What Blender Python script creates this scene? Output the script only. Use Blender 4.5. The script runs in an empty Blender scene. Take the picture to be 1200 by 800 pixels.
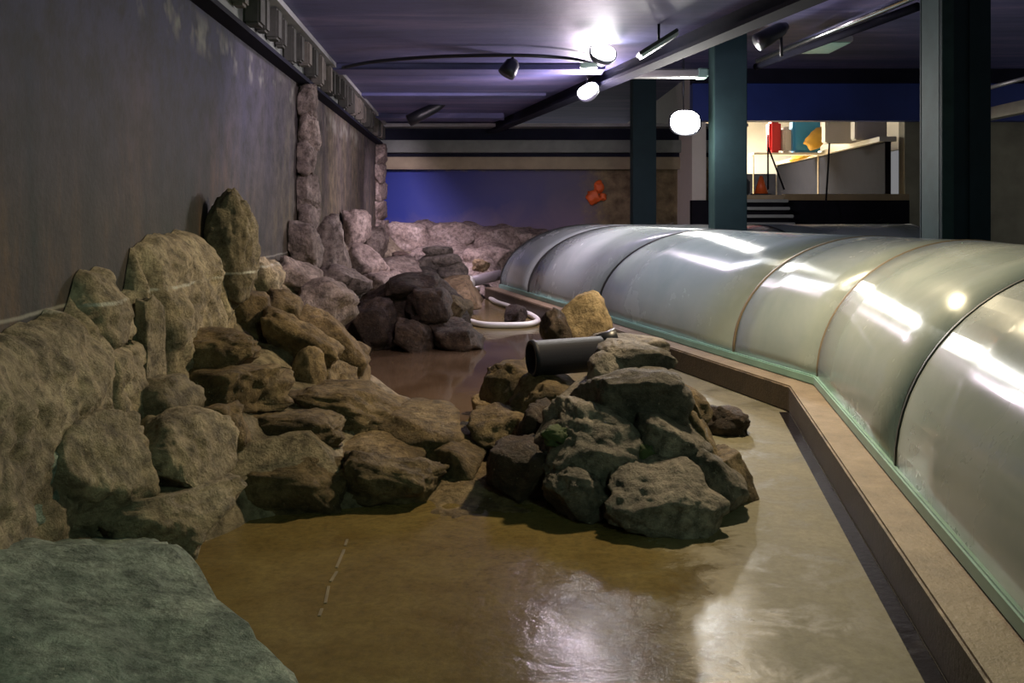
import bpy, bmesh, math, random
from mathutils import Vector, Matrix, noise

# ------------------------------------------------------------------ camera, world, exposure
SC = bpy.context.scene
C = SC.collection
F, CH, HOR = 1100.0, 1.6, 246.0            # focal length in pixels, eye height, horizon row
cd = bpy.data.cameras.new('camera'); cam = bpy.data.objects.new('camera', cd); C.objects.link(cam)
cam.location = (0, 0, CH); cam.rotation_euler = (math.pi/2, 0, 0)
cd.sensor_fit = 'HORIZONTAL'; cd.sensor_width = 36; cd.lens = 36*F/1200
cd.shift_y = -(400-HOR)/1200
cd.clip_end = 200
SC.camera = cam
w = bpy.data.worlds.new('world'); SC.world = w; w.use_nodes = True
w.node_tree.nodes['Background'].inputs[0].default_value = (0.60, 0.60, 0.62, 1)
w.node_tree.nodes['Background'].inputs[1].default_value = 0.27
SC.view_settings.view_transform = 'Standard'; SC.view_settings.look = 'None'
SC.view_settings.gamma = 1; SC.view_settings.use_curve_mapping = False
SC.view_settings.exposure = 0.2

def spot(name, loc, target, energy, color, size=60, blend=.6, radius=.1, parent=None):
    l = bpy.data.lights.new(name, 'SPOT'); l.energy = energy; l.color = color
    l.spot_size = math.radians(size); l.spot_blend = blend; l.shadow_soft_size = radius
    o = bpy.data.objects.new(name, l); C.objects.link(o)
    o.rotation_euler = (Vector(target)-Vector(loc)).to_track_quat('-Z', 'Y').to_euler()
    o.location = loc
    if parent:
        o.parent = parent; o.matrix_parent_inverse = Matrix.Translation(parent.location).inverted()
    return o
# unseen lights: warm lamp inferred over the bend; violet and green fill added
spot('warm_flood_light', (1.75, 6.9, 3.38), (.75, 6.2, 0), 620, (1.0, .80, .52), 140, .8, .12)
spot('violet_fill_light', (-.3, 7.4, 3.4), (-2.2, 9.5, 1.2), 200, (1.0, .82, 1.0), 110, .9, .12)
spot('green_fill_light', (1.6, -.6, 3.3), (.0, 3.0, 0), 170, (.62, 1.0, .70), 120, .9, .15)

# ------------------------------------------------------------------ node helpers / materials
def P(px, py, Y):                           # photo pixel at distance Y -> point
    return Vector(((px-600)*Y/F, Y, CH-(py-HOR)*Y/F))
def FL(px, py, z=0.0):                      # photo pixel on the level z
    return P(px, py, F*(CH-z)/(py-HOR))

def newmat(name):
    m = bpy.data.materials.new(name); m.use_nodes = True
    nt = m.node_tree; b = nt.nodes['Principled BSDF']
    return m, nt, b
def N(nt, typ, **kw):
    n = nt.nodes.new(typ)
    for k, v in kw.items():
        if k in n.inputs: n.inputs[k].default_value = v
        else: setattr(n, k, v)
    return n
def ramp(nt, fac, stops):
    r = N(nt, 'ShaderNodeValToRGB'); e = r.color_ramp.elements
    while len(e) < len(stops): e.new(.5)
    for el, (p, c) in zip(e, stops): el.position = p; el.color = (*c, 1)
    nt.links.new(fac, r.inputs[0]); return r.outputs[0]
def framp(nt, fac, stops):
    return ramp(nt, fac, [(p, (v, v, v)) for p, v in stops])
def tex(nt, vec, scale, detail=6, rough=.6, dist=0.0):
    n = N(nt, 'ShaderNodeTexNoise', Scale=scale, Detail=detail, Roughness=rough, Distortion=dist)
    if vec: nt.links.new(vec, n.inputs['Vector'])
    return n.outputs['Fac']
def mixc(nt, fac, a, b, mode='MIX'):
    m = N(nt, 'ShaderNodeMix', data_type='RGBA', blend_type=mode)
    for s, v in ((0, fac), (6, a), (7, b)):
        if isinstance(v, bpy.types.NodeSocket): nt.links.new(v, m.inputs[s])
        else: m.inputs[s].default_value = v if s == 0 else (*v, 1)
    return m.outputs[2]
def math_(nt, op, a, b=0.0, c=0.0):
    m = N(nt, 'ShaderNodeMath', operation=op)
    for i, v in enumerate((a, b, c)):
        if isinstance(v, bpy.types.NodeSocket): nt.links.new(v, m.inputs[i])
        else: m.inputs[i].default_value = v
    return m.outputs[0]
def pos(nt):
    g = N(nt, 'ShaderNodeNewGeometry'); s = N(nt, 'ShaderNodeSeparateXYZ')
    nt.links.new(g.outputs['Position'], s.inputs[0])
    return g.outputs['Position'], s.outputs[0], s.outputs[1], s.outputs[2]
def bump(nt, b, h, strength=.5, dist=.02):
    n = N(nt, 'ShaderNodeBump', Strength=strength, Distance=dist)
    nt.links.new(h, n.inputs['Height']); nt.links.new(n.outputs[0], b.inputs['Normal'])

def plain(name, col, rough=.6, metal=0.0, vary=.25, scale=6, spec=.5):
    m, nt, b = newmat(name); p, *_ = pos(nt)
    f = tex(nt, p, scale)
    c = mixc(nt, f, tuple(x*(1-vary) for x in col), tuple(min(1, x*(1+vary)) for x in col))
    nt.links.new(c, b.inputs['Base Color'])
    b.inputs['Roughness'].default_value = rough; b.inputs['Metallic'].default_value = metal
    b.inputs['Specular IOR Level'].default_value = spec
    return m

def rockmat(name, cols, rough=.8, scum=False, scale=1.0, speck=(.45, .40, .30)):
    m, nt, b = newmat(name); p, x, y, z = pos(nt)
    oi = N(nt, 'ShaderNodeObjectInfo')
    f1 = tex(nt, p, 2.6*scale, 8, .62, .4); f2 = tex(nt, p, 14*scale, 8, .7)
    c = ramp(nt, f1, [(.30, cols[0]), (.5, cols[1]), (.70, cols[2])])
    c = mixc(nt, math_(nt, 'MULTIPLY', framp(nt, f2, [(.36, 1), (.60, 0)]), .8), c, tuple(v*.35 for v in cols[0]))
    c = mixc(nt, math_(nt, 'MULTIPLY', framp(nt, tex(nt, p, 45*scale, 3, .6), [(.66, 0), (.74, 1)]), .5), c, speck)
    vr = math_(nt, 'MULTIPLY_ADD', oi.outputs['Random'], .5, .75)
    hv = N(nt, 'ShaderNodeHueSaturation'); nt.links.new(c, hv.inputs['Color']); nt.links.new(vr, hv.inputs['Value'])
    c = hv.outputs[0]
    if scum:
        zz = math_(nt, 'ADD', z, math_(nt, 'MULTIPLY_ADD', tex(nt, p, 3), .03, -.015))
        d = math_(nt, 'ABSOLUTE', math_(nt, 'SUBTRACT', zz, 1.16))
        k = math_(nt, 'MULTIPLY', framp(nt, d, [(.003, 1), (.012, 0)]), framp(nt, tex(nt, p, 9, 4), [(.42, .05), (.58, .9)]))
        c = mixc(nt, k, c, (.55, .55, .48))
    nt.links.new(c, b.inputs['Base Color']); b.inputs['Roughness'].default_value = rough
    b.inputs['Specular IOR Level'].default_value = .3
    h = math_(nt, 'ADD', tex(nt, p, 9*scale, 10, .72, .3), math_(nt, 'MULTIPLY', tex(nt, p, 40*scale, 6, .7), .5))
    bump(nt, b, h, .9, .05)
    return m

M = {}
M['rock_tan'] = rockmat('rock_tan', [(.075, .050, .022), (.165, .115, .055), (.27, .20, .105)])
M['rock_wall'] = rockmat('rock_wall', [(.125, .102, .066), (.30, .245, .158), (.45, .385, .26)], scum=True)
M['rock_grey'] = rockmat('rock_grey', [(.066, .058, .048), (.175, .150, .118), (.32, .275, .22)], rough=.7)
M['rock_dark'] = rockmat('rock_dark', [(.022, .014, .009), (.055, .034, .022), (.12, .078, .052)], rough=.65)
M['rock_green'] = rockmat('rock_green', [(.105, .145, .115), (.28, .34, .28), (.47, .53, .44)], rough=.75, speck=(.5, .52, .42))
M['rock_yellow'] = rockmat('rock_yellow', [(.13, .09, .045), (.27, .195, .105), (.37, .285, .17)])
M['rock_pink'] = rockmat('rock_pink', [(.17, .130, .108), (.36, .285, .235), (.50, .42, .36)])
M['moss'] = plain('moss', (.030, .045, .012), .9, vary=.5, scale=30)

def floor_mat():
    m, nt, b = newmat('wet_concrete_floor'); p, x, y, z = pos(nt)
    f1 = tex(nt, p, .55, 5, .6, .6); f2 = tex(nt, p, 3.2, 8, .7, .5); f3 = tex(nt, p, 24, 6, .75)
    brown = ramp(nt, f2, [(.3, (.120, .080, .026)), (.7, (.200, .150, .055))])
    beige = ramp(nt, f2, [(.3, (.090, .083, .048)), (.7, (.19, .170, .108))])
    # the standing water covers the left and the middle of the tank floor, the strip by the kerb is drying
    s = math_(nt, 'ADD', math_(nt, 'MULTIPLY_ADD', y, -.10, x), math_(nt, 'MULTIPLY', math_(nt, 'SUBTRACT', f1, .5), 1.6))
    s = math_(nt, 'ADD', s, math_(nt, 'MULTIPLY', math_(nt, 'SUBTRACT', f2, .5), .5))
    dry = N(nt, 'ShaderNodeMapRange', clamp=True); nt.links.new(s, dry.inputs[0])
    for i, v in ((1, .12), (2, .62), (3, 0), (4, 1)): dry.inputs[i].default_value = v
    dry = dry.outputs[0]
    c = mixc(nt, dry, brown, beige)
    c = mixc(nt, math_(nt, 'MULTIPLY', framp(nt, f3, [(.35, 1), (.6, 0)]), .45), c, (.06, .05, .025))
    nt.links.new(c, b.inputs['Base Color'])
    r = mixc(nt, dry, ramp(nt, f2, [(.35, (.05, .05, .05)), (.65, (.12, .12, .12))]), ramp(nt, f2, [(.36, (.42, .42, .42)), (.5, (.68, .68, .68))]))
    nt.links.new(r, b.inputs['Roughness'])
    b.inputs['Specular IOR Level'].default_value = .30
    hh = math_(nt, 'ADD', math_(nt, 'MULTIPLY', f3, .35), tex(nt, p, 7, 4, .55, .5))
    bump(nt, b, hh, .22, .02)
    return m
M['floor'] = floor_mat()

def wall_mat():
    m, nt, b = newmat('painted_left_wall'); p, x, y, z = pos(nt)
    mp = N(nt, 'ShaderNodeMapping'); mp.inputs['Scale'].default_value = (1, 1.0, .35); nt.links.new(p, mp.inputs[0])
    f1 = tex(nt, mp.outputs[0], 1.1, 8, .7, .8); f2 = tex(nt, p, 5, 8, .7)
    c = ramp(nt, f1, [(.34, (.008, .018, .014)), (.5, (.040, .034, .030)), (.64, (.095, .058, .028))])
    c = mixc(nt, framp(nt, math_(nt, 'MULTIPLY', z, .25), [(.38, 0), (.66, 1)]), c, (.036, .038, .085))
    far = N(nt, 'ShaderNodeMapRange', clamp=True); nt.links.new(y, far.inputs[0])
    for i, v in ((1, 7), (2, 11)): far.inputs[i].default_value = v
    c = mixc(nt, math_(nt, 'MULTIPLY', far.outputs[0], .8), c, ramp(nt, f1, [(.35, (.11, .09, .10)), (.6, (.20, .17, .10))]))  # far stretch lightened in the colour, for the stronger light there
    c = mixc(nt, framp(nt, f2, [(.35, .75), (.6, 0)]), c, (.018, .018, .017))
    # pale flaking blotches under the beam
    bl = math_(nt, 'MULTIPLY', framp(nt, math_(nt, 'ABSOLUTE', math_(nt, 'SUBTRACT', z, 2.82)), [(.04, 1), (.16, 0)]), framp(nt, tex(nt, p, 2.2, 3), [(.5, 0), (.62, 1)]))
    c = mixc(nt, math_(nt, 'MULTIPLY', bl, .7), c, (.30, .30, .25))
    zz = math_(nt, 'ABSOLUTE', math_(nt, 'SUBTRACT', math_(nt, 'ADD', z, math_(nt, 'MULTIPLY_ADD', tex(nt, p, 3), .03, -.015)), 1.16))
    c = mixc(nt, math_(nt, 'MULTIPLY', framp(nt, zz, [(.003, 1), (.012, 0)]), .4), c, (.4, .4, .34))
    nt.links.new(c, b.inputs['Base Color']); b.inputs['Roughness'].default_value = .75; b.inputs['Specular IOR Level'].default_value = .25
    bump(nt, b, math_(nt, 'ADD', f2, tex(nt, p, 30, 5)), .3, .012)
    return m
M['wall_left'] = wall_mat()

def mural_mat():
    m, nt, b = newmat('underwater_mural'); p, x, y, z = pos(nt)
    f1 = tex(nt, p, 1.1, 6, .6, .6); f2 = tex(nt, p, 4, 7, .65)
    sx = N(nt, 'ShaderNodeMapRange', clamp=True); nt.links.new(math_(nt, 'MULTIPLY_ADD', f1, 1.6, x), sx.inputs[0])
    for i, v in ((1, -1.6), (2, 2.2)): sx.inputs[i].default_value = v
    c = mixc(nt, sx.outputs[0], (.014, .032, .26), (.12, .11, .16))
    sand = N(nt, 'ShaderNodeMapRange', clamp=True)
    nt.links.new(math_(nt, 'ADD', math_(nt, 'MULTIPLY_ADD', x, .16, math_(nt, 'MULTIPLY', z, -1.0)), math_(nt, 'MULTIPLY', f1, 1.1)), sand.inputs[0])
    for i, v in ((1, -1.25), (2, -.55)): sand.inputs[i].default_value = v
    c = mixc(nt, math_(nt, 'MULTIPLY', sand.outputs[0], .75), c, (.22, .16, .22))
    rk = N(nt, 'ShaderNodeMapRange', clamp=True); nt.links.new(math_(nt, 'MULTIPLY_ADD', f2, 1.2, x), rk.inputs[0])
    for i, v in ((1, 2.1), (2, 2.7)): rk.inputs[i].default_value = v
    c = mixc(nt, rk.outputs[0], c, ramp(nt, f2, [(.35, (.11, .075, .035)), (.65, (.30, .23, .12))]))
    top = framp(nt, math_(nt, 'MULTIPLY', math_(nt, 'MULTIPLY_ADD', f2, .2, z), .25), [(.64, 0), (.66, 1)])
    c = mixc(nt, top, c, ramp(nt, f2, [(.35, (.10, .085, .05)), (.65, (.22, .19, .12))]))
    nt.links.new(c, b.inputs['Base Color']); b.inputs['Roughness'].default_value = .7
    bump(nt, b, f2, .2, .02)
    return m
M['mural'] = mural_mat()

def ceil_mat():
    m, nt, b = newmat('painted_ceiling'); p, x, y, z = pos(nt)
    mp = N(nt, 'ShaderNodeMapping'); mp.inputs['Scale'].default_value = (.22, 1.3, 1); nt.links.new(p, mp.inputs[0])
    f1 = tex(nt, mp.outputs[0], 1.2, 6, .65, .6); f2 = tex(nt, p, 7, 6, .7)
    c = ramp(nt, f1, [(.3, (.055, .075, .19)), (.5, (.125, .135, .32)), (.70, (.30, .26, .47))])
    c = mixc(nt, math_(nt, 'MULTIPLY', f2, .5), c, (.06, .055, .06))
    nt.links.new(c, b.inputs['Base Color']); b.inputs['Roughness'].default_value = .55
    bump(nt, b, f2, .2, .02)
    return m
M['ceiling'] = ceil_mat()

def kerb_mat():
    m, nt, b = newmat('kerb_concrete'); p, x, y, z = pos(nt)
    f = tex(nt, p, 6, 7, .7); f2 = tex(nt, p, 40, 4, .7)
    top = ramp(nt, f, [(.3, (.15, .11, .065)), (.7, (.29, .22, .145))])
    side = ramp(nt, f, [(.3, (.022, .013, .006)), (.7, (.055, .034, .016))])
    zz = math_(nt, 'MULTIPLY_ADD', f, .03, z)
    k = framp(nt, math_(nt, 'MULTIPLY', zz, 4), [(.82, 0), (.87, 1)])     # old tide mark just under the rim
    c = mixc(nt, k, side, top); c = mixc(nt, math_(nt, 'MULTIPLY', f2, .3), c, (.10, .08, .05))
    nt.links.new(c, b.inputs['Base Color']); b.inputs['Roughness'].default_value = .6
    bump(nt, b, math_(nt, 'ADD', f, f2), .4, .012)
    return m
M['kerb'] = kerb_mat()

AROT = 0.0
def acrylic():
    m, nt, b = newmat('fogged_acrylic'); p, x, y, z = pos(nt)
    f = tex(nt, p, 1.3, 5, .6, .4); f2 = tex(nt, p, 60, 4, .7)
    c = ramp(nt, f, [(.3, (.34, .41, .395)), (.7, (.46, .515, .495))])
    nt.links.new(c, b.inputs['Base Color'])
    b.inputs['Metallic'].default_value = .1
    nt.links.new(framp(nt, f, [(.3, .20), (.7, .30)]), b.inputs['Roughness'])
    tg = N(nt, 'ShaderNodeTangent', direction_type='UV_MAP'); nt.links.new(tg.outputs[0], b.inputs['Tangent'])
    b.inputs['Anisotropic'].default_value = .85; b.inputs['Anisotropic Rotation'].default_value = AROT
    b.inputs['Specular IOR Level'].default_value = .6
    b.inputs['Alpha'].default_value = .84
    b.inputs['Coat Weight'].default_value = .25; b.inputs['Coat Roughness'].default_value = .06
    bump(nt, b, f2, .03, .004)
    return m
M['acrylic'] = acrylic()
M['seam_dark'] = plain('seam_dark', (.030, .032, .030), .5)
M['seam_tan'] = plain('seam_tan', (.20, .15, .09), .6)
M['rail'] = plain('rail_plastic', (.22, .38, .32), .4)  # teal rail colour stands for the green light on the acrylic edge
M['steel_navy'] = plain('navy_painted_steel', (.015, .031, .037), .7, vary=.35, scale=3, spec=.15)
M['steel_green'] = plain('worn_green_steel', (.030, .058, .056), .7, vary=.5, scale=4, spec=.15)
M['beam_dark'] = plain('dark_painted_beam', (.016, .017, .030), .8, vary=.4, scale=3, spec=.1)
M['beam_grey'] = plain('grey_painted_beam', (.30, .31, .30), .55, vary=.45, scale=4)
M['beam_olive'] = plain('olive_painted_beam', (.17, .19, .165), .6, vary=.5, scale=3)
M['beam_tan'] = plain('tan_painted_beam', (.30, .25, .15), .6, vary=.4, scale=3)
M['stiff_a'] = plain('rusty_plate', (.15, .135, .11), .8, vary=.7, scale=9)
M['stiff_b'] = plain('dark_plate', (.055, .055, .045), .8, vary=.7, scale=9)
M['lintel'] = plain('blue_painted_lintel', (.018, .045, .26), .5, vary=.3, scale=2)
M['black'] = plain('black_plastic', (.012, .013, .018), .4)
M['pipe_black'] = plain('black_pipe', (.006, .007, .013), .6, vary=.3, spec=.2)
M['hose'] = plain('white_hose', (.78, .77, .70), .35, vary=.06)
M['pvc_grey'] = plain('grey_pvc', (.22, .20, .20), .4)
M['chrome'] = plain('bright_metal', (.75, .76, .74), .22, 1.0, vary=.08)
M['alu'] = plain('dull_aluminium', (.42, .43, .41), .4, .6, vary=.2)
M['room_white'] = plain('service_room_white', (.72, .68, .58), .7, vary=.08)
M['room_tan'] = plain('service_room_tan', (.42, .33, .20), .7)
M['room_grey'] = plain('service_room_grey', (.014, .014, .018), .9, vary=.3, spec=.05)
M['wood'] = plain('deck_wood', (.34, .25, .12), .6)
M['orange'] = plain('orange_plastic', (.80, .13, .02), .45, vary=.1)
M['red'] = plain('red_plastic', (.65, .03, .03), .4, vary=.1)
M['sky_blue'] = plain('blue_plastic', (.05, .35, .62), .4, vary=.1)
M['yellow'] = plain('yellow_plastic', (.75, .42, .05), .45, vary=.2)
M['wall_right'] = plain('mottled_right_wall', (.30, .28, .19), .75, vary=.6, scale=1.6)
M['plant'] = plain('green_plant', (.05, .10, .03), .7, vary=.5, scale=12)
def emis(name, col, s):
    m, nt, b = newmat(name); b.inputs['Base Color'].default_value = (*col, 1)
    b.inputs['Emission Color'].default_value = (*col, 1); b.inputs['Emission Strength'].default_value = s
    return m
M['lens'] = emis('lit_lamp_lens', (1.0, .97, .92), 45)
M['tube'] = emis('lit_tube', (1.0, .93, .78), 14)
def watermat():
    m, nt, b = newmat('gutter_water'); p, *_ = pos(nt)
    b.inputs['Base Color'].default_value = (.008, .007, .008, 1)
    nt.links.new(framp(nt, tex(nt, p, 6), [(.45, .04), (.65, .25)]), b.inputs['Roughness'])
    bump(nt, b, tex(nt, p, 25, 3), .3, .01)
    return m
M['water'] = watermat()

# ------------------------------------------------------------------ mesh helpers
def obj(name, bm, mat, parent=None, smooth=False):
    me = bpy.data.meshes.new(name); bm.to_mesh(me); bm.free()
    return link(name, me, mat, parent, smooth)
def link(name, me, mat, parent=None, smooth=False):
    if smooth: me.polygons.foreach_set('use_smooth', [True]*len(me.polygons)); me.update()
    o = bpy.data.objects.new(name, me); C.objects.link(o)
    if mat: me.materials.append(mat)
    if parent:
        o.parent = parent
        o.matrix_parent_inverse = Matrix.Translation(parent.location).inverted()
    return o
def thing(name, label, cat, loc=(0, 0, 0), group=None):
    o = bpy.data.objects.new(name, None); C.objects.link(o); o.location = loc
    return tag(o, label, cat, group)
def tag(o, label, cat, group=None):
    o['label'] = label; o['category'] = cat
    if group: o['group'] = group
    return o
def struct(o, label=None):
    o['kind'] = 'structure'
    if label: o['label'] = label
    return o
def box(bm, lo, hi, mat=None):
    lo, hi = Vector(lo), Vector(hi); c = (lo+hi)/2; s = hi-lo
    m = Matrix.Translation(c) @ Matrix.Diagonal((*s, 1))
    if mat is not None: m = mat @ m
    return bmesh.ops.create_cube(bm, size=1, matrix=m)
def boxobj(name, lo, hi, mat, parent=None, bev=0.0, mtx=None):
    bm = bmesh.new(); box(bm, lo, hi, mtx)
    if bev: bmesh.ops.bevel(bm, geom=bm.edges[:], offset=bev, segments=2, affect='EDGES')
    return obj(name, bm, mat, parent)
def bar(bm, a, b, wid, hgt, z_up=True):                 # a rectangular bar from a to b (horizontal run)
    a, b = Vector(a), Vector(b); d = (b-a); L = d.length; d.normalize()
    x = d; zz = Vector((0, 0, 1)); y = zz.cross(x)
    if y.length < 1e-4: y = Vector((0, 1, 0))
    y.normalize(); zz = x.cross(y)
    R = Matrix((x, y, zz)).transposed().to_4x4(); R.translation = (a+b)/2
    bmesh.ops.create_cube(bm, size=1, matrix=R @ Matrix.Diagonal((L, wid, hgt, 1)))
def tube(bm, pts, r, seg=12, caps=True):
    pts = [Vector(p) for p in pts]; rings = []
    up = Vector((0, 0, 1))
    for i, p in enumerate(pts):
        d = (pts[min(i+1, len(pts)-1)]-pts[max(i-1, 0)]).normalized()
        s = d.cross(up)
        if s.length < .05: s = d.cross(Vector((0, 1, 0)))
        s.normalize(); t = s.cross(d)
        rr = r[i] if isinstance(r, (list, tuple)) else r
        rings.append([bm.verts.new(p+rr*(math.cos(a)*s+math.sin(a)*t)) for a in [2*math.pi*k/seg for k in range(seg)]])
    for a, b in zip(rings, rings[1:]):
        for k in range(seg): bm.faces.new((a[k], a[(k+1) % seg], b[(k+1) % seg], b[k]))
    if caps: bm.faces.new(rings[0][::-1]); bm.faces.new(rings[-1])
def smooth_path(ctrl, n=10):
    ctrl = [Vector(c) for c in ctrl]; out = []
    q = [ctrl[0]]+ctrl+[ctrl[-1]]
    for i in range(1, len(q)-2):
        for k in range(n):
            t = k/n; a, b, c, d = q[i-1], q[i], q[i+1], q[i+2]
            out.append(.5*((2*b)+(c-a)*t+(2*a-5*b+4*c-d)*t*t+(3*b-a-3*c+d)*t**3))
    out.append(ctrl[-1]); return out

_ico = {}
def ico(sub):
    if sub not in _ico:
        bm = bmesh.new(); bmesh.ops.create_icosphere(bm, subdivisions=sub, radius=1)
        bm.verts.ensure_lookup_table()
        _ico[sub] = ([v.co.copy() for v in bm.verts], [[v.index for v in f.verts] for f in bm.faces]); bm.free()
    return _ico[sub]
def rock_mesh(name, rx, ry, rz, seed, sub=4, e=.75, rough=.16, cuts=7, strata=0.0, taper=0.0):
    """An irregular boulder: squared ellipsoid, planed by random facets, roughened by fractal noise."""
    rnd = random.Random(seed); vs, fs = ico(sub); off = Vector((rnd.uniform(-50, 50), rnd.uniform(-50, 50), rnd.uniform(-50, 50)))
    planes = []
    for _ in range(cuts):
        n = Vector((rnd.gauss(0, 1), rnd.gauss(0, 1), rnd.gauss(0, .8))).normalized()
        planes.append((n, rnd.uniform(.62, .92)))
    out = []; rm = min(rx, ry, rz)
    for v in vs:
        q = Vector([math.copysign(abs(c)**e, c) for c in v])
        for n, d in planes:
            k = n.dot(q)-d
            if k > 0: q -= n*k*.92
        nn = v
        s = noise.fractal(q*1.3+off, 1.0, 2.0, 3)*rough*1.2
        s += (abs(noise.noise(q*2.6+off*1.7))-.25)*rough*.9
        s += noise.fractal(q*6.5+off, .8, 2.1, 4)*rough*.40
        if strata:
            s += strata*math.sin((q.z*rz+noise.noise(q*1.5+off)*.25*rz)*2*math.pi/(rz*.55))
        q = q*(1+s)
        if taper: k = 1-taper*(q.z*.5+.5); q.x *= k; q.y *= k
        out.append((q.x*rx, q.y*ry, q.z*rz))
    me = bpy.data.meshes.new(name); me.from_pydata(out, [], fs); return me
def rock(name, box_, Y, mat, parent=None, depth=None, seed=None, roll=0, yaw=0, pitch=0, sub=4, **kw):
    """Boulder whose silhouette fills the photo box (x0,y0,x1,y1) when it lies Y metres from the lens."""
    x0, y0, x1, y1 = box_; c = P((x0+x1)/2, (y0+y1)/2, Y)
    rx = (x1-x0)*Y/F/2*1.06; rz = (y1-y0)*Y/F/2*1.06; ry = depth/2 if depth else (rx+rz)/2
    rock.n += 1
    me = rock_mesh(name, rx, ry, rz, seed if seed is not None else rock.n*7+1, sub, **kw)
    o = link(name, me, M[mat], None, True)
    R = (Matrix.Rotation(math.radians(roll), 4, 'Y') @ Matrix.Rotation(math.radians(pitch), 4, 'X') @ Matrix.Rotation(math.radians(yaw), 4, 'Z'))
    me.transform(R); o.location = c
    for v_ in me.vertices:                               # rocks butt against the left wall
        lim = WX(c.y+v_.co.y)+.012-c.x
        if v_.co.x < lim: v_.co.x = lim
    if parent: o.parent = parent; o.matrix_parent_inverse = Matrix.Translation(parent.location).inverted()
    return o
rock.n = 0

# ------------------------------------------------------------------ the room
def WX(y): return -1.81-.0545*y                          # left wall line
CEIL = 3.5; BACK = 21.0; CEIL_R = 4.4
def quad(name, pts, mat, thick=None):
    bm = bmesh.new(); bm.faces.new([bm.verts.new(p) for p in pts])
    return obj(name, bm, mat)
bm = bmesh.new(); box(bm, (-5, -3, -.3), (12, 31, 0)); struct(obj('floor', bm, M['floor']))
# left wall (a slab that follows the wall line)
bm = bmesh.new()
a0, a1 = (WX(-3), -3), (WX(BACK), BACK)
v = [bm.verts.new((x, y, z)) for z in (0, CEIL) for x, y in (a0, a1, (a1[0]-.3, a1[1]), (a0[0]-.3, a0[1]))]
for f in ((0, 1, 2, 3), (7, 6, 5, 4), (0, 4, 5, 1), (1, 5, 6, 2), (2, 6, 7, 3), (3, 7, 4, 0)): bm.faces.new([v[i] for i in f])
bmesh.ops.recalc_face_normals(bm, faces=bm.faces[:])
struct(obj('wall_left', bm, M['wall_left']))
struct(boxobj('wall_back', (-3.4, BACK, 0), (5.2, BACK+.3, CEIL), M['mural']))
# divider line of the low ceiling: a downstand beam that runs above the tunnel
DIR = Vector((-.2148, .9766, 0)); DP = Vector((1.18, 13.4, 0))
def DX(y): return DP.x+(13.4-y)*.22
bm = bmesh.new()
ring = [(WX(-3)-.3, -3), (DX(-3), -3), (DX(BACK), BACK), (WX(BACK)-.3, BACK+.3)]
lo = [bm.verts.new((x, y, CEIL)) for x, y in ring]; hi = [bm.verts.new((x, y, CEIL+.2)) for x, y in ring]
bm.faces.new(lo); bm.faces.new(hi[::-1])
for i in range(4): bm.faces.new((lo[i], hi[i], hi[(i+1) % 4], lo[(i+1) % 4]))
bmesh.ops.recalc_face_normals(bm, faces=bm.faces[:])
struct(obj('ceiling', bm, M['ceiling']), 'low dark blue and purple painted ceiling')
bm = bmesh.new()
ring = [(DX(-3), -3), (12, -3), (12, 31), (DX(31), 31)]
lo = [bm.verts.new((x, y, CEIL_R)) for x, y in ring]; hi = [bm.verts.new((x, y, CEIL_R+.2)) for x, y in ring]
bm.faces.new(lo); bm.faces.new(hi[::-1])
for i in range(4): bm.faces.new((lo[i], hi[i], hi[(i+1) % 4], lo[(i+1) % 4]))
bmesh.ops.recalc_face_normals(bm, faces=bm.faces[:])
struct(obj('ceiling', bm, M['ceiling']), 'higher dark ceiling to the right of the long beam')
# long I-beam
t = thing('ceiling_beam', 'long dark steel beam running along the ceiling above the tunnel', 'beam', (DX(10), 10, 3.3))
for nm, z0, z1, wd in (('bottom_flange', 3.30, 3.34, .22), ('web', 3.34, 4.34, .05), ('top_flange', 4.34, 4.39, .34)):
    bm = bmesh.new(); bar(bm, (DX(-3), -3, (z0+z1)/2), (DX(20.9), 20.9, (z0+z1)/2), wd, z1-z0); obj(nm, bm, M['beam_dark'], t)
# cross joists under the low ceiling
for y, d, wd, mt, lab in ((12.4, .08, .5, 'ceiling', 'dark cross joist on the low ceiling beside the lamps'),
                          (15.4, .05, .4, 'ceiling', 'shallow cross joist on the low ceiling, second from the end wall'),
                          (18.6, .10, .5, 'ceiling', 'farthest cross joist on the low ceiling, before the end wall')):
    tag(boxobj('ceiling_joist', (WX(y)+.16, y-wd/2, CEIL-d), (DX(y)-.19, y+wd/2, CEIL-.001), M[mt], None, .01), lab, 'joist')
# ledges stepped along the head of the back wall
t = thing('wall_head_beam', 'stepped painted beam with pale flange across the head of the end wall', 'beam', (0, BACK, 2.5))
L0, L1 = WX(20.5)+.02, 5.1
boxobj('top_flange', (L0, BACK-.75, 3.40), (L1, BACK-.01, 3.47), M['beam_grey'], t)
boxobj('web', (L0, BACK-.20, 3.13), (L1, BACK-.01, 3.40), M['beam_dark'], t)
boxobj('middle_ledge', (L0, BACK-.50, 2.86), (L1, BACK-.01, 3.13), M['beam_olive'], t, .03)
boxobj('groove', (L0, BACK-.25, 2.77), (L1, BACK-.01, 2.86), M['beam_dark'], t)
boxobj('lower_ledge', (L0, BACK-.35, 2.50), (L1, BACK-.01, 2.77), M['beam_tan'], t, .04)
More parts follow.
